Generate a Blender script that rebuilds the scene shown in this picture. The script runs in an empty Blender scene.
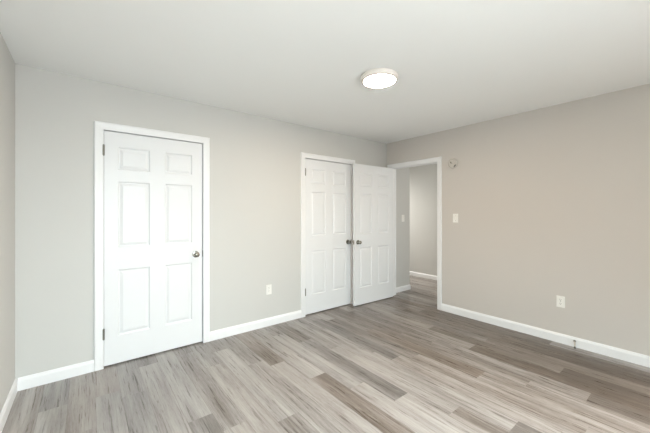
import bpy, bmesh, math, random
from mathutils import Vector, Matrix

# ------------------------------------------------------------------ camera
sc = bpy.context.scene
COL = sc.collection
YAW = math.radians(38.417)
cd = bpy.data.cameras.new('camera')
cam = bpy.data.objects.new('camera', cd)
COL.objects.link(cam)
cam.location = (0, 0, 1.328)
cam.rotation_euler = (math.pi / 2, 0, -YAW)
cd.sensor_width = 36
cd.lens = 36 * 301.56 / 650
cd.shift_y = -(216.5 - 212.74) / 650
cd.clip_start = 0.02
sc.camera = cam

# ------------------------------------------------------------------ world
w = bpy.data.worlds.new('sky')
sc.world = w
w.use_nodes = True
bg = w.node_tree.nodes['Background']
bg.inputs['Color'].default_value = (0.80, 0.90, 1.0, 1)
bg.inputs['Strength'].default_value = 1.0

# ------------------------------------------------------------------ lights
def area(name, loc, rot, sx, sy, power, color, spread=180):
    l = bpy.data.lights.new(name, 'AREA')
    l.shape = 'RECTANGLE'
    l.size, l.size_y = sx, sy
    l.energy = power
    l.color = color
    l.spread = math.radians(spread)
    o = bpy.data.objects.new(name, l)
    o.location = loc
    o.rotation_euler = rot
    COL.objects.link(o)
    return o

DAY = (0.93, 0.97, 1.0)
# daylight falling steeply in through the window behind the camera and the one in the right wall, plus an added upward fill
area('window_daylight_fill', (0.80, -1.92, 1.45), (math.radians(38), 0, 0), 1.10, 1.25, 134, (0.72, 0.92, 1.0), 120)
area('window_daylight_fill', (3.72, -1.00, 1.45), (math.radians(55), 0, math.radians(90)), 1.10, 1.25, 88, (1.0, 0.90, 0.80), 130)
area('window_daylight_fill', (0.55, -1.95, 1.35), (math.radians(122), 0, 0), 1.10, 1.25, 36, (0.90, 0.97, 1.0), 105)  # fill added to brighten the ceiling, aimed up like ground bounce
# unseen fill lights added to brighten the hall beyond the open doorway
area('hall_fill', (4.95, 5.10, 1.50), (math.radians(-60), 0, 0), 0.9, 1.4, 31, (1.0, 0.97, 0.91), 120)
area('hall_fill', (4.75, 1.45, 1.60), (math.radians(88), 0, 0), 1.0, 1.4, 8, (1.0, 0.97, 0.92))

vs = sc.view_settings
vs.view_transform = 'Standard'
vs.look = 'None'
vs.gamma = 1
vs.exposure = 0.0
vs.use_curve_mapping = False

# ------------------------------------------------------------------ materials
def newmat(name):
    m = bpy.data.materials.new(name)
    m.use_nodes = True
    nt = m.node_tree
    return m, nt, nt.nodes['Principled BSDF']

def paint(name, col, rough=0.6, bump=0.0, scale=300, spec=0.5):
    m, nt, b = newmat(name)
    b.inputs['Roughness'].default_value = rough
    b.inputs['Specular IOR Level'].default_value = spec
    tc = nt.nodes.new('ShaderNodeTexCoord')
    n = nt.nodes.new('ShaderNodeTexNoise')
    n.inputs['Scale'].default_value = 1.3
    n.inputs['Detail'].default_value = 3
    nt.links.new(tc.outputs['Object'], n.inputs['Vector'])
    mx = nt.nodes.new('ShaderNodeMix')
    mx.data_type = 'RGBA'
    mx.inputs['A'].default_value = (*[c * 0.985 for c in col], 1)
    mx.inputs['B'].default_value = (*[min(1, c * 1.015) for c in col], 1)
    nt.links.new(n.outputs['Fac'], mx.inputs['Factor'])
    nt.links.new(mx.outputs['Result'], b.inputs['Base Color'])
    if bump:
        n2 = nt.nodes.new('ShaderNodeTexNoise')
        n2.inputs['Scale'].default_value = scale
        n2.inputs['Detail'].default_value = 4
        nt.links.new(tc.outputs['Object'], n2.inputs['Vector'])
        bp = nt.nodes.new('ShaderNodeBump')
        bp.inputs['Strength'].default_value = bump
        bp.inputs['Distance'].default_value = 0.002
        nt.links.new(n2.outputs['Fac'], bp.inputs['Height'])
        nt.links.new(bp.outputs['Normal'], b.inputs['Normal'])
    return m

def metal(name, col, rough=0.3):
    m, nt, b = newmat(name)
    b.inputs['Base Color'].default_value = (*col, 1)
    b.inputs['Metallic'].default_value = 1
    b.inputs['Roughness'].default_value = rough
    n = nt.nodes.new('ShaderNodeTexNoise')
    n.inputs['Scale'].default_value = 60
    mr = nt.nodes.new('ShaderNodeMapRange')
    mr.inputs['To Min'].default_value = rough * 0.8
    mr.inputs['To Max'].default_value = rough * 1.2
    nt.links.new(n.outputs['Fac'], mr.inputs['Value'])
    nt.links.new(mr.outputs['Result'], b.inputs['Roughness'])
    return m

M_wall_r = paint('greige_wall_paint_warm_light', (0.615, 0.583, 0.545), 0.55, 0.10, 220, 0.35)  # same wall paint, the right wall's warmer light put into the colour
M_wall = paint('greige_wall_paint', (0.61, 0.605, 0.58), 0.55, 0.10, 220, 0.35)
M_ceil = paint('white_ceiling_paint', (0.90, 0.91, 0.90), 0.9, 0.10, 160, 0.2)
M_trim = paint('white_trim_paint', (0.85, 0.855, 0.86), 0.35, 0, 1, 0.45)
M_door = paint('white_door_paint', (0.80, 0.81, 0.82), 0.38, 0.05, 500, 0.45)
M_plate = paint('white_plastic', (0.88, 0.87, 0.83), 0.3)
M_dark = paint('dark_slot', (0.05, 0.05, 0.05), 0.6)
M_base = paint('beige_plastic', (0.64, 0.61, 0.565), 0.45)
M_nickel = metal('brushed_nickel', (0.30, 0.285, 0.25), 0.26)
M_hinge = metal('aged_hinge_steel', (0.22, 0.21, 0.18), 0.38)
M_spring = metal('spring_steel', (0.62, 0.57, 0.50), 0.35)
M_rubber = paint('dark_rubber', (0.10, 0.09, 0.08), 0.7)
M_rim = paint('light_housing', (0.84, 0.78, 0.73), 0.35)

m, nt, b = newmat('glowing_diffuser')
b.inputs['Base Color'].default_value = (0.9, 0.88, 0.84, 1)
b.inputs['Emission Color'].default_value = (1.0, 0.80, 0.60, 1)
b.inputs['Emission Strength'].default_value = 178.0
M_glow = m

m, nt, b = newmat('window_glass')
b.inputs['Base Color'].default_value = (1, 1, 1, 1)
b.inputs['Transmission Weight'].default_value = 1
b.inputs['Roughness'].default_value = 0.0
b.inputs['IOR'].default_value = 1.45
M_glass = m

# floor: grey-brown oak look vinyl planks, tone and cast stored per plank
m, nt, b = newmat('oak_look_planks')
N, L = nt.nodes, nt.links
at = N.new('ShaderNodeAttribute'); at.attribute_name = 'plank'
sep = N.new('ShaderNodeSeparateColor'); L.new(at.outputs['Color'], sep.inputs['Color'])
tc = N.new('ShaderNodeTexCoord')
sx = N.new('ShaderNodeSeparateXYZ'); L.new(tc.outputs['Object'], sx.inputs['Vector'])
def mth(op, a, b_=None, c=None):
    n = N.new('ShaderNodeMath'); n.operation = op
    for i, v in enumerate((a, b_, c)):
        if v is None: continue
        if isinstance(v, (int, float)): n.inputs[i].default_value = v
        else: L.new(v, n.inputs[i])
    return n.outputs[0]
def stretched(kx, ky, detail, rough=0.6, dist=0.0):
    cb = N.new('ShaderNodeCombineXYZ')
    L.new(mth('MULTIPLY', sx.outputs['X'], kx), cb.inputs['X'])
    L.new(mth('MULTIPLY', sx.outputs['Y'], ky), cb.inputs['Y'])
    L.new(mth('MULTIPLY', sep.outputs['Blue'], 60), cb.inputs['Z'])
    n = N.new('ShaderNodeTexNoise'); n.inputs['Scale'].default_value = 1
    n.inputs['Detail'].default_value = detail; n.inputs['Roughness'].default_value = rough
    n.inputs['Distortion'].default_value = dist
    L.new(cb.outputs[0], n.inputs['Vector'])
    return n.outputs['Fac']
broad = stretched(13, 0.9, 2)             # wide lengthwise bands
streak = stretched(75, 3.0, 4, 0.65, 0.6) # grain streaks
fine = stretched(300, 16, 3, 0.7)
t = sep.outputs['Red']
t = mth('ADD', t, mth('MULTIPLY', mth('SUBTRACT', broad, 0.5), 1.0))
t = mth('ADD', t, mth('MULTIPLY', mth('SUBTRACT', streak, 0.5), 0.85))
t = mth('ADD', t, mth('MULTIPLY', mth('SUBTRACT', fine, 0.5), 0.6))
def ramp(cols):
    r = N.new('ShaderNodeValToRGB'); L.new(t, r.inputs['Fac'])
    e = r.color_ramp.elements
    e[0].position, e[0].color = cols[0][0], (*cols[0][1], 1)
    e[1].position, e[1].color = cols[-1][0], (*cols[-1][1], 1)
    for p, c in cols[1:-1]:
        x = e.new(p); x.color = (*c, 1)
    return r.outputs['Color']
warm = ramp([(0.0, (0.085, 0.062, 0.045)), (0.35, (0.182, 0.145, 0.118)), (0.65, (0.315, 0.276, 0.250)), (1.0, (0.44, 0.405, 0.38))])
cool = ramp([(0.0, (0.098, 0.088, 0.080)), (0.35, (0.190, 0.178, 0.170)), (0.65, (0.315, 0.300, 0.290)), (1.0, (0.44, 0.425, 0.41))])
mx = N.new('ShaderNodeMix'); mx.data_type = 'RGBA'
L.new(sep.outputs['Green'], mx.inputs['Factor']); L.new(cool, mx.inputs['A']); L.new(warm, mx.inputs['B'])
# seams between planks: a fine groove
W_PL, X0 = 0.1505, 0.053
fx = mth('FRACT', mth('DIVIDE', mth('SUBTRACT', sx.outputs['X'], X0 - 10 * W_PL), W_PL))
edge = mth('MINIMUM', fx, mth('SUBTRACT', 1, fx))
seam = mth('LESS_THAN', edge, 0.009)
mx2 = N.new('ShaderNodeMix'); mx2.data_type = 'RGBA'; mx2.blend_type = 'MULTIPLY'
mx2.inputs['B'].default_value = (0.72, 0.70, 0.68, 1)
L.new(seam, mx2.inputs['Factor']); L.new(mx.outputs['Result'], mx2.inputs['A'])
L.new(mx2.outputs['Result'], b.inputs['Base Color'])
rr = N.new('ShaderNodeMapRange'); rr.inputs['To Min'].default_value = 0.22; rr.inputs['To Max'].default_value = 0.36
L.new(streak, rr.inputs['Value']); L.new(rr.outputs['Result'], b.inputs['Roughness'])
b.inputs['Specular IOR Level'].default_value = 0.5
bp = N.new('ShaderNodeBump'); bp.inputs['Strength'].default_value = 0.12; bp.inputs['Distance'].default_value = 0.001
L.new(fine, bp.inputs['Height']); L.new(bp.outputs['Normal'], b.inputs['Normal'])
M_floor = m

# ------------------------------------------------------------------ helpers
def obj(name, bm, mat, parent=None, smooth=False, mats=None):
    bmesh.ops.recalc_face_normals(bm, faces=bm.faces)
    me = bpy.data.meshes.new(name)
    bm.to_mesh(me); bm.free()
    for mm in (mats or [mat]):
        me.materials.append(mm)
    if smooth:
        for p in me.polygons: p.use_smooth = True
        try: me.set_sharp_from_angle(angle=math.radians(35))
        except Exception: pass
    o = bpy.data.objects.new(name, me)
    COL.objects.link(o)
    if parent: o.parent = parent
    return o

def bx(bm, a, b_, bevel=0.0):
    x0, y0, z0 = a; x1, y1, z1 = b_
    vs_ = [bm.verts.new(p) for p in ((x0,y0,z0),(x1,y0,z0),(x1,y1,z0),(x0,y1,z0),(x0,y0,z1),(x1,y0,z1),(x1,y1,z1),(x0,y1,z1))]
    fs = [bm.faces.new([vs_[i] for i in f]) for f in ((0,3,2,1),(4,5,6,7),(0,1,5,4),(1,2,6,5),(2,3,7,6),(3,0,4,7))]
    if bevel:
        es = list({e for f in fs for e in f.edges})
        bmesh.ops.bevel(bm, geom=es, offset=bevel, segments=2, affect='EDGES', profile=0.6)

def lathe(bm, prof, seg=32, mtx=Matrix()):
    """prof: (radius, height) pairs, revolved about local z."""
    rings = []
    for r, h in prof:
        if r < 1e-6:
            rings.append([bm.verts.new(mtx @ Vector((0, 0, h)))])
        else:
            rings.append([bm.verts.new(mtx @ Vector((r*math.cos(2*math.pi*k/seg), r*math.sin(2*math.pi*k/seg), h))) for k in range(seg)])
    for a, b_ in zip(rings, rings[1:]):
        for k in range(seg):
            j = (k + 1) % seg
            if len(a) == 1 and len(b_) == 1: continue
            if len(a) == 1: bm.faces.new((a[0], b_[k], b_[j]))
            elif len(b_) == 1: bm.faces.new((a[k], a[j], b_[0]))
            else: bm.faces.new((a[k], a[j], b_[j], b_[k]))
    for r in (rings[0], rings[-1]):
        if len(r) > 1: bm.faces.new(r)

def tube(bm, pts, r, seg=8):
    prev = None
    n = len(pts)
    for i, p in enumerate(pts):
        p = Vector(p)
        d = (Vector(pts[min(i+1, n-1)]) - Vector(pts[max(i-1, 0)])).normalized()
        u = d.orthogonal().normalized() if prev is None else (pu - d * pu.dot(d)).normalized()
        pu = u
        v = d.cross(u)
        ring = [bm.verts.new(p + r*(math.cos(2*math.pi*k/seg)*u + math.sin(2*math.pi*k/seg)*v)) for k in range(seg)]
        if prev:
            for k in range(seg):
                bm.faces.new((prev[k], prev[(k+1)%seg], ring[(k+1)%seg], ring[k]))
        else: bm.faces.new(ring)
        prev = ring
    bm.faces.new(prev)

def struct(o):
    o['kind'] = 'structure'
    return o

def empty(name, loc, rotz=0.0, parent=None):
    o = bpy.data.objects.new(name, None)
    o.empty_display_size = 0.1
    o.location = loc; o.rotation_euler = (0, 0, rotz)
    COL.objects.link(o)
    if parent: o.parent = parent
    return o

def thing(name, label, cat, loc, rotz=0.0, group=None):
    o = empty(name, loc, rotz)
    o['label'] = label; o['category'] = cat
    if group: o['group'] = group
    return o

# ------------------------------------------------------------------ setting
YB, XR, XL, YF, H = 3.19, 3.80, -0.412, -2.05, 2.44
WT = 0.12                                   # wall thickness
D1 = (0.119, 0.938, 2.036)                  # clear opening x0, x1, top of closet door 1
D2 = (2.203, 3.020, 2.030)                  # door 2
D3 = (2.294, 3.103, 2.030)                  # doorway in the right wall (y0, y1, top)
XH = 5.424                                  # far wall of the hall

# floor as plank faces
w_, x0_ = 0.1505, 0.053
joint = {-3: 1.95, -2: 2.75, -1: 2.345, 0: 1.50, 1: 2.60, 2: 1.80, 3: 2.03, 4: 1.82, 5: 2.655, 6: 2.905, 7: 1.25, 8: 2.342,
         9: 1.963, 10: 1.664, 11: 1.362, 12: 1.046, 13: 0.739, 14: 1.760, 15: 0.45, 16: 1.142, 17: 2.077, 18: 0.522,
         19: 1.434, 20: 0.750, 21: 0.20, 22: 1.345, 23: 1.172, 24: 2.2}
# (tone, warmth) of the planks beyond the joint, one further, and nearer
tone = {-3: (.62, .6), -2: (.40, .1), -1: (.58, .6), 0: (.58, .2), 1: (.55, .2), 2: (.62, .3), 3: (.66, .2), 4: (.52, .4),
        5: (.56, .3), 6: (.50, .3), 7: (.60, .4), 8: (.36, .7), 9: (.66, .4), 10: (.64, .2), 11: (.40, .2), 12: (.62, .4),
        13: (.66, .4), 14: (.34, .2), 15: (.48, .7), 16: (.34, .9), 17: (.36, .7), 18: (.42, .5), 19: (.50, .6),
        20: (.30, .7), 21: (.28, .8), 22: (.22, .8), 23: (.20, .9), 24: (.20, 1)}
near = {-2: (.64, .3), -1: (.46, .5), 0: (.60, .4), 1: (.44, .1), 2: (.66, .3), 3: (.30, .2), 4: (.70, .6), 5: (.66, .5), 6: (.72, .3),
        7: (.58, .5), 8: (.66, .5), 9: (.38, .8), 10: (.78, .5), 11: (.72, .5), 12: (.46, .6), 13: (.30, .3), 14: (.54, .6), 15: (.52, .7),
        16: (.50, .7), 17: (.42, .6), 18: (.08, .6), 19: (.12, .9), 20: (.02, .8), 21: (.10, 1), 22: (.08, 1), 23: (.08, 1), 24: (.08, 1)}  # right rows dark brown, with the fall-off of light also put into the tone
far_ = {10: (.46, .3), 11: (.34, .4), 12: (.55, .3), 13: (.50, .3), 16: (.36, .6), 17: (.5, .5), 9: (.5, .3), 8: (.5, .3), 7: (.5, .3), 15: (.4, .5)}
rnd = random.Random(7)
bm = bmesh.new()
lay = bm.loops.layers.float_color.new('plank')
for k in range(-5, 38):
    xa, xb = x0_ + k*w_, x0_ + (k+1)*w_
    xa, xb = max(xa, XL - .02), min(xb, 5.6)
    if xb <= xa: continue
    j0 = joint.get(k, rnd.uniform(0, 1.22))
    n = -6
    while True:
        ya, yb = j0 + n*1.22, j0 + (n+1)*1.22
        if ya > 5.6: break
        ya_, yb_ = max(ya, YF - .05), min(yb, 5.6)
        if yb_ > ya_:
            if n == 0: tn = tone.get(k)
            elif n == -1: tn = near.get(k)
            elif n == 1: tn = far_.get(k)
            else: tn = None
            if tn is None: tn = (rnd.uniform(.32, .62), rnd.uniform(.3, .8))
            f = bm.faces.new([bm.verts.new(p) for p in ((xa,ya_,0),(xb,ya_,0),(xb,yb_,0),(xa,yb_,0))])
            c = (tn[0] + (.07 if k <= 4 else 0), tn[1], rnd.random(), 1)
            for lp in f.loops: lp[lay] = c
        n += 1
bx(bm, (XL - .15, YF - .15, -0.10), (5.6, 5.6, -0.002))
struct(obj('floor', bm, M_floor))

bm = bmesh.new(); bx(bm, (XL - WT, YF - WT, H), (5.6, 5.6, H + .1)); struct(obj('ceiling', bm, M_ceil))

# back wall with two closets behind it
bm = bmesh.new()
def wall_x(bm, xa, xb, ya, yb, holes):
    x = xa
    for h0, h1, ht in holes:
        bx(bm, (x, ya, 0), (h0, yb, H)); bx(bm, (h0, ya, ht), (h1, yb, H)); x = h1
    bx(bm, (x, ya, 0), (xb, yb, H))
j = 0.018
wall_x(bm, XL - WT, XR, YB, YB + WT, [(D1[0]-j, D1[1]+j, D1[2]+j), (D2[0]-j, D2[1]+j, D2[2]+j)])
bx(bm, (XL - WT, YB + .70, 0), (XR, YB + .78, H))            # closet backs
struct(obj('wall_back', bm, M_wall))

bm = bmesh.new()
WR = (-1.55, -0.45)                          # window of the right wall, out of the picture
bx(bm, (XR, YF - WT, 0), (XR + WT, WR[0], H)); bx(bm, (XR, WR[0], 0), (XR + WT, WR[1], .82)); bx(bm, (XR, WR[0], 2.08), (XR + WT, WR[1], H))
bx(bm, (XR, WR[1], 0), (XR + WT, D3[0]-j, H)); bx(bm, (XR, D3[0]-j, D3[2]+j), (XR + WT, D3[1]+j, H)); bx(bm, (XR, D3[1]+j, 0), (XR + WT, YB, H))
struct(obj('wall_right', bm, M_wall_r))
bm = bmesh.new(); bx(bm, (XL - WT, YF - WT, 0), (XL, YB, H)); struct(obj('wall_left', bm, M_wall))
# wall behind the camera with two windows
WIN = [(0.0, 1.10)]
bm = bmesh.new()
x = XL
for a, c in WIN:
    bx(bm, (x, YF - WT, 0), (a, YF, H)); bx(bm, (a, YF - WT, 0), (c, YF, .82)); bx(bm, (a, YF - WT, 2.08), (c, YF, H)); x = c
bx(bm, (x, YF - WT, 0), (XR, YF, H))
struct(obj('wall_front', bm, M_wall))
def window(name, a, c, place):
    bm = bmesh.new()
    def box(m, u0, u1, t0, t1, z0, z1):
        p, q = place(u0, t0, z0), place(u1, t1, z1)
        bx(m, tuple(min(p[i], q[i]) for i in range(3)), tuple(max(p[i], q[i]) for i in range(3)))
    for r in ((a, a+.05, .03, .10, .82, 2.08), (c-.05, c, .03, .10, .82, 2.08), (a+.05, c-.05, .03, .10, .82, .87),
              (a+.05, c-.05, .03, .10, 2.03, 2.08), (a+.05, c-.05, .04, .09, 1.43, 1.47)):
        box(bm, *r)
    wn = struct(obj(name, bm, M_trim))
    bm = bmesh.new(); box(bm, a+.04, c-.04, .064, .068, .86, 2.04); obj('pane', bm, M_glass, wn)
window('window_1', WIN[0][0], WIN[0][1], lambda u, t_, z: (u, YF - t_, z))
window('window_2', WR[0], WR[1], lambda u, t_, z: (XR + t_, u, z))
# the hall
bm = bmesh.new()
bx(bm, (XR + WT, YB, 0), (4.405, YB + WT, H)); bx(bm, (4.285, YB + WT, 0), (4.405, 5.4, H))
struct(obj('wall_hall_left', bm, M_wall))
bm = bmesh.new(); bx(bm, (XH, 0.9, 0), (XH + WT, 5.4, H)); struct(obj('wall_hall_far', bm, M_wall))
bm = bmesh.new(); bx(bm, (XR + WT, 0.9, 0), (XH, 1.02, H)); struct(obj('wall_hall_near', bm, M_wall))
bm = bmesh.new(); bx(bm, (4.405, 5.28, 0), (XH, 5.4, H)); struct(obj('wall_hall_end', bm, M_wall))

# ---- baseboards (profiled, extruded along a straight run or around a corner)
BP = [(0, 0), (.014, 0), (.014, .070), (.0125, .078), (.009, .083), (.0075, .090), (.004, .095), (0, .095)]
def baseboard(name, path, side, hs=1.0):
    """path: xy points along the wall face; side=+1 offsets to the left of travel."""
    bm = bmesh.new()
    P = [Vector(p) for p in path]
    nrm = []
    for i in range(len(P)-1):
        d = (P[i+1]-P[i]).normalized(); nrm.append(Vector((-d.y, d.x))*side)
    rings = []
    for i, p in enumerate(P):
        if i == 0: m_ = nrm[0]
        elif i == len(P)-1: m_ = nrm[-1]
        else:
            m_ = (nrm[i-1]+nrm[i]).normalized(); m_ = m_ / m_.dot(nrm[i])
        rings.append([bm.verts.new((p.x+m_.x*t_, p.y+m_.y*t_, z_*hs)) for t_, z_ in BP])
    for a, c in zip(rings, rings[1:]):
        for k in range(len(BP)):
            l = (k+1) % len(BP)
            bm.faces.new((a[k], a[l], c[l], c[k]))
    bm.faces.new(rings[0]); bm.faces.new(rings[-1])
    return struct(obj(name, bm, M_trim))
CW = 0.065
baseboard('baseboard_back', [(XL+.014, YB), (D1[0]-CW, YB)], -1)
baseboard('baseboard_back', [(D1[1]+CW, YB), (D2[0]-CW, YB)], -1)
baseboard('baseboard_back', [(D2[1]+CW, YB), (XR-.014, YB)], -1)
baseboard('baseboard_left', [(XL, YF), (XL, YB)], -1)
baseboard('baseboard_right', [(XR, D3[0]-CW), (XR, YF)], -1)
baseboard('baseboard_front', [(XR-.014, YF), (XL+.014, YF)], -1)
baseboard('baseboard_hall_left', [(XR+WT, YB), (4.405, YB), (4.405, 5.28)], -1, .9)
baseboard('baseboard_hall_far', [(XH, 1.02), (XH, 5.28)], 1, .86)

# ---- door casings with mitred profile, jamb lining and stop
CP = [(0, 0), (0, .009), (.006, .012), (.030, .0135), (.048, .0165), (.059, .0165), (CW, .011), (CW, 0)]
def casing(name, a, c, top, place, depth, stop_at=None):
    """place(u, t, z): u along the wall, t out of the wall (negative into it)."""
    bm = bmesh.new()
    rings = [[bm.verts.new(place(u, t_, z)) for u, z in ((a-s, 0), (a-s, top+s), (c+s, top+s), (c+s, 0))] for s, t_ in CP]
    n = len(rings)
    for k in range(n):
        r0, r1 = rings[k], rings[(k+1) % n]
        for i in range(3): bm.faces.new((r0[i], r0[i+1], r1[i+1], r1[i]))
    bm.faces.new([r[0] for r in rings]); bm.faces.new([r[3] for r in rings])
    o = struct(obj(name, bm, M_trim))
    bm = bmesh.new()
    def box(u0, u1, t0, t1, z0, z1):
        p, q = place(u0, t0, z0), place(u1, t1, z1)
        bx(bm, tuple(min(p[i], q[i]) for i in range(3)), tuple(max(p[i], q[i]) for i in range(3)))
    jj = .006                                   # reveal
    box(a-.018, a-jj, -depth, 0, 0, top+.018); box(c+jj, c+.018, -depth, 0, 0, top+.018); box(a-jj, c+jj, -depth, 0, top+jj, top+.018)
    if stop_at is not None:
        s0, s1 = -stop_at-.034, -stop_at
        box(a-jj, a+.006, s0, s1, 0, top+jj); box(c-.006, c+jj, s0, s1, 0, top+jj); box(a+.006, c-.006, s0, s1, top-.006, top+jj)
    obj('jamb', bm, M_trim, o)
    return o
c1 = casing('trim_1', D1[0], D1[1], D1[2], lambda u, t_, z: (u, YB - t_, z), WT, .056)
c2 = casing('trim_2', D2[0], D2[1], D2[2], lambda u, t_, z: (u, YB - t_, z), WT, .056)
c3 = casing('trim_3', D3[0], D3[1], D3[2], lambda u, t_, z: (XR - t_, u, z), WT, .040)
# casing on the hall side of the doorway
bm = bmesh.new()
rings = [[bm.verts.new((XR + WT + t_, u, z)) for u, z in ((D3[0]-s, 0), (D3[0]-s, D3[2]+s), (D3[1]+s, D3[2]+s), (D3[1]+s, 0))] for s, t_ in CP]
for k in range(len(rings)):
    r0, r1 = rings[k], rings[(k+1) % len(rings)]
    for i in range(3): bm.faces.new((r0[i], r0[i+1], r1[i+1], r1[i]))
bm.faces.new([r[0] for r in rings]); bm.faces.new([r[3] for r in rings])
struct(obj('trim_4', bm, M_trim))

# ---- six-panel doors. Local frame: x from hinge edge, y 0 = room face, +y = thickness, z up
def panel_face(bm, Wd, Hd, y, out, panels):
    xs = sorted({0, Wd} | {p[0] for p in panels} | {p[1] for p in panels})
    zs = sorted({0, Hd} | {p[2] for p in panels} | {p[3] for p in panels})
    V = {(x, z): bm.verts.new((x, y, z)) for x in xs for z in zs}
    P = {(p[0], p[2]): p for p in panels}
    for i in range(len(xs)-1):
        for k in range(len(zs)-1):
            q = [V[xs[i], zs[k]], V[xs[i+1], zs[k]], V[xs[i+1], zs[k+1]], V[xs[i], zs[k+1]]]
            if (xs[i], zs[k]) not in P:
                bm.faces.new(q); continue
            p = P[(xs[i], zs[k])]
            prev = q
            for ins, dep in ((.004, .0020), (.009, .0100), (.018, .0110), (.023, .0080), (.038, .0025)):
                r = [bm.verts.new(pt) for pt in ((p[0]+ins, y-out*dep, p[2]+ins), (p[1]-ins, y-out*dep, p[2]+ins),
                                                 (p[1]-ins, y-out*dep, p[3]-ins), (p[0]+ins, y-out*dep, p[3]-ins))]
                for e in range(4): bm.faces.new((prev[e], prev[(e+1) % 4], r[(e+1) % 4], r[e]))
                prev = r
            bm.faces.new(prev)

KZ = 0.909
def knob_bm(sign, y):
    """round knob on its rosette; axis along y, sign -1 = towards the room."""
    bm = bmesh.new()
    mt = Matrix.Translation((0, y, 0)) @ Matrix.Rotation(math.radians(90 * (1 if sign < 0 else -1)), 4, 'X')
    lathe(bm, [(.0, .022), (.012, .022), (.011, .030), (.015, .035), (.022, .040), (.0245, .047), (.0235, .054), (.018, .059), (.009, .0615), (0, .062)], 32, mt)
    return bm
def rose_bm(sign, y):
    bm = bmesh.new()
    mt = Matrix.Translation((0, y, 0)) @ Matrix.Rotation(math.radians(90 * (1 if sign < 0 else -1)), 4, 'X')
    lathe(bm, [(.0, 0), (.032, 0), (.033, .003), (.030, .007), (.016, .010), (.0135, .0225), (0, .0225)], 32, mt)
    return bm

def make_door(name, Wd, Hd, loc, rotz, hinge_z, kx, both=True, hy=-.019):
    th = .035
    x1, x2 = .100, .340
    xr1, xr2 = Wd-.340+.0, Wd-.100
    pn = []
    for a, c in ((x1-.002, x2+.005), (xr1-.005, xr2+.002)):
        for z0, z1 in ((.238, .818), (1.012, 1.592), (1.692, 1.893)):
            pn.append((a, c, z0, z1))
    bm = bmesh.new()
    panel_face(bm, Wd, Hd, 0, -1, pn)
    panel_face(bm, Wd, Hd, th, 1, pn)
    for a, c in (((0, 0), (Wd, 0)), ((Wd, 0), (Wd, Hd)), ((Wd, Hd), (0, Hd)), ((0, Hd), (0, 0))):
        bm.faces.new([bm.verts.new(p) for p in ((a[0], 0, a[1]), (c[0], 0, c[1]), (c[0], th, c[1]), (a[0], th, a[1]))])
    bmesh.ops.remove_doubles(bm, verts=bm.verts, dist=1e-5)
    d = struct(obj(name, bm, M_door))
    d.location = loc; d.rotation_euler = (0, 0, rotz)
    for sg, y in (((-1, 0), (1, th)) if both else ((-1, 0),)):
        h = empty('door_handle', (kx, y, KZ - loc[2]), 0, d)
        obj('rosette', rose_bm(sg, 0), M_nickel, h, True)
        obj('knob', knob_bm(sg, 0), M_nickel, h, True)
    ke = Wd if kx > Wd/2 else 0
    bm = bmesh.new(); s = 1 if ke else -1
    bx(bm, (min(ke, ke+s*.0015), .006, KZ-.028-loc[2]), (max(ke, ke+s*.0015), .029, KZ+.028-loc[2]))
    bx(bm, (min(ke, ke+s*.004), .012, KZ-.009-loc[2]), (max(ke, ke+s*.004), .023, KZ+.009-loc[2]))
    obj('latch_plate', bm, M_nickel, d)
    hx = 0 if kx > Wd/2 else Wd
    sg = -1 if hx == 0 else 1
    for z in hinge_z:
        bm = bmesh.new()
        lathe(bm, [(0, -.049), (.004, -.049), (.0042, -.0455), (.0078, -.045), (.0078, -.0155), (.0068, -.015), (.0078, -.0145), (.0078, .0145), (.0068, .015), (.0078, .0155), (.0078, .045), (.0042, .0455), (.004, .049), (0, .049)],
              16, Matrix.Translation((hx + sg*.0035, hy, z - loc[2])))
        bx(bm, (hx + sg*.0015 - .0010, min(hy, .010), z-loc[2]-.045), (hx + sg*.0015 + .0010, max(hy, .026), z-loc[2]+.045))
        obj('hinge', bm, M_hinge, d, True)
    return d

d1 = make_door('door_1', D1[1]-D1[0]-.006, D1[2]-.017, (D1[0]+.003, YB+.009, .012), 0, (1.862, .292), .748)
d2 = make_door('door_2', D2[1]-D2[0]-.006, D2[2]-.017, (D2[0]+.003, YB+.009, .012), 0, (1.851, .310), .748, both=False)
# open door: hinged at the far jamb of the doorway, swung in flat against the closet door
ang = math.atan2(3.048 - 3.071, 3.792 - 2.965)
d3 = make_door('door_3',   .812, 2.012, (2.966, 3.070, .012), ang, (1.851, 1.08, .310), .064, hy=.0405)

# strike plates in the jambs of the closed doors
for c_, x_, z_ in ((c1, D1[1]+.004, KZ), (c2, D2[1]+.004, KZ)):
    bm = bmesh.new(); bx(bm, (x_-.0035, YB-.0095, z_-.032), (x_+.001, YB+.030, z_+.032)); obj('strike_plate', bm, M_hinge, c_)

# ------------------------------------------------------------------ ceiling light
t_ = thing('ceiling_light', 'round flush-mount ceiling light with glowing white disc diffuser', 'light', (1.868, 1.645, H))
bm = bmesh.new()
lathe(bm, [(0, 0), (.138, 0), (.138, -.006), (.149, -.009), (.151, -.013), (.151, -.027), (.149, -.034), (.140, -.042), (.131, -.0455), (.127, -.0455), (.127, -.040), (0, -.040)], 64)
obj('housing', bm, M_rim, t_, True)
bm = bmesh.new()
lathe(bm, [(0, -.041), (.1265, -.041), (.1265, -.0450), (.122, -.0465), (0, -.0475)], 64)
obj('diffuser', bm, M_glow, t_, True)

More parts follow.
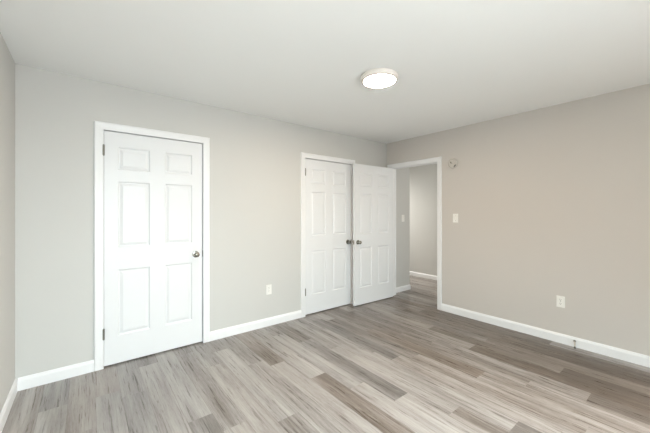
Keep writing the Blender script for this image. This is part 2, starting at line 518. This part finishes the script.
# ------------------------------------------------------------------ switches and outlets. local: x along wall, -y out of wall, z up
def plate_bm():
    bm = bmesh.new()
    bx(bm, (-.035, -.0055, -.0575), (.035, 0, .0575), .0022)
    return bm
def make_switch(label, loc, rotz):
    t_ = thing('light_switch', label, 'light switch', loc, rotz, 'light switches')
    obj('cover_plate', plate_bm(), M_plate, t_)
    bm = bmesh.new(); bx(bm, (-.0055, -.0075, -.0125), (.0055, -.005, .0125))
    vs_ = [bm.verts.new(p) for p in ((-.004,-.007,-.004),(.004,-.007,-.004),(.004,-.007,.008),(-.004,-.007,.008),(-.0035,-.020,.008),(.0035,-.020,.008),(.0035,-.018,.014),(-.0035,-.018,.014))]
    for f in ((0,1,5,4),(1,2,6,5),(2,3,7,6),(3,0,4,7),(4,5,6,7),(0,3,2,1)): bm.faces.new([vs_[i] for i in f])
    obj('toggle', bm, M_plate, t_)
    for z in (-.030, .030):
        bm = bmesh.new(); lathe(bm, [(0, 0), (.0032, 0), (.003, .0012), (0, .0016)], 12, Matrix.Translation((0, -.0053, z)) @ Matrix.Rotation(math.pi/2, 4, 'X'))
        obj('screw', bm, M_nickel, t_)
    return t_
def make_outlet(label, loc, rotz):
    t_ = thing('wall_outlet', label, 'outlet', loc, rotz, 'wall outlets')
    obj('cover_plate', plate_bm(), M_plate, t_)
    for z in (-.0195, .0195):
        bm = bmesh.new()
        pts = []
        for k in range(24):
            a = 2*math.pi*k/24
            pts.append((.0172*math.cos(a), max(-.0135, min(.0135, .0172*math.sin(a)))))
        f0 = [bm.verts.new((px, -.0050, z+pz)) for px, pz in pts]; f1 = [bm.verts.new((px*.97, -.0078, z+pz*.97)) for px, pz in pts]
        for k in range(24): bm.faces.new((f0[k], f0[(k+1)%24], f1[(k+1)%24], f1[k]))
        bm.faces.new(f1)
        r = obj('receptacle', bm, M_plate, t_)
        bm = bmesh.new()
        bx(bm, (-.0080, -.0083, z+.0005), (-.0055, -.0074, z+.0090)); bx(bm, (.0055, -.0083, z+.0015), (.0080, -.0074, z+.0080))
        lathe(bm, [(0, 0), (.0028, 0), (.0028, .0009), (0, .0009)], 12, Matrix.Translation((0, -.0074, z-.0065)) @ Matrix.Rotation(math.pi/2, 4, 'X'))
        obj('slots', bm, M_dark, r)
    bm = bmesh.new(); lathe(bm, [(0, 0), (.0032, 0), (.003, .0012), (0, .0016)], 12, Matrix.Translation((0, -.0053, 0)) @ Matrix.Rotation(math.pi/2, 4, 'X'))
    obj('screw', bm, M_nickel, t_)
    return t_
R_R = -math.pi/2          # on the right wall, facing -x  (local -y -> -x)
make_switch('white toggle light switch on the bedroom wall right of the open doorway', (XR, 2.034, 1.257), R_R)
make_switch('white light switch in the hall, seen through the open doorway', (4.218, YB, 1.235), 0)
make_outlet('white wall outlet low on the right-hand wall above the spring door stop', (XR, .917, .420), R_R)
make_outlet('white wall outlet low on the back wall between the two closet doors', (1.686, YB, .425), 0)

# ------------------------------------------------------------------ round mounting plate
t_ = thing('detector_base', 'round beige detector mounting plate high on the wall beside the doorway', 'detector base', (XR, 2.074, 1.980), R_R)
mt = Matrix.Rotation(math.pi/2, 4, 'X')
bm = bmesh.new(); lathe(bm, [(0, 0), (.064, 0), (.067, .004), (.067, .017), (.063, .021), (.055, .021), (.052, .011), (.030, .010), (.028, .017), (.010, .018), (0, .018)], 40, mt); obj('plate', bm, M_base, t_, True)
bm = bmesh.new(); bx(bm, (-.017, -.026, -.006), (.017, -.012, .006), .002); bmesh.ops.transform(bm, matrix=Matrix.Translation((.040, 0, -.038)) @ Matrix.Rotation(math.radians(-45), 4, 'Y'), verts=bm.verts); o = obj('connector', bm, M_dark, t_); o['label'] = 'dark connector'
bm = bmesh.new(); bx(bm, (-.022, -.024, .004), (-.012, -.017, .024), .002); bx(bm, (-.016, -.022, .000), (.004, -.017, .006), .001); obj('clip', bm, M_nickel, t_)

# ------------------------------------------------------------------ spring door stop
t_ = thing('door_stop', 'small spring door stop sticking out of the white baseboard', 'door stop', (XR - .014, .802, .060), R_R + math.radians(13))
bm = bmesh.new(); lathe(bm, [(0, 0), (.010, 0), (.010, .006), (.007, .012), (0, .013)], 20, mt); obj('base', bm, M_rubber, t_, True)
bm = bmesh.new()
pts = []
for k in range(0, 14*12+1):
    a = 2*math.pi*k/12; s = k/(14*12)
    pts.append((.0052*math.cos(a), -.010 - s*.058, .0052*math.sin(a) - .038*s**1.4))
tube(bm, pts, .0012, 6); obj('spring', bm, M_spring, t_, True)
bm = bmesh.new(); lathe(bm, [(0, 0), (.0075, 0), (.0085, .003), (.0085, .012), (.006, .015), (0, .015)], 20, Matrix.Translation((0, -.066, -.036)) @ Matrix.Rotation(math.radians(90+38), 4, 'X')); o = obj('rubber_tip', bm, M_rubber, t_, True)
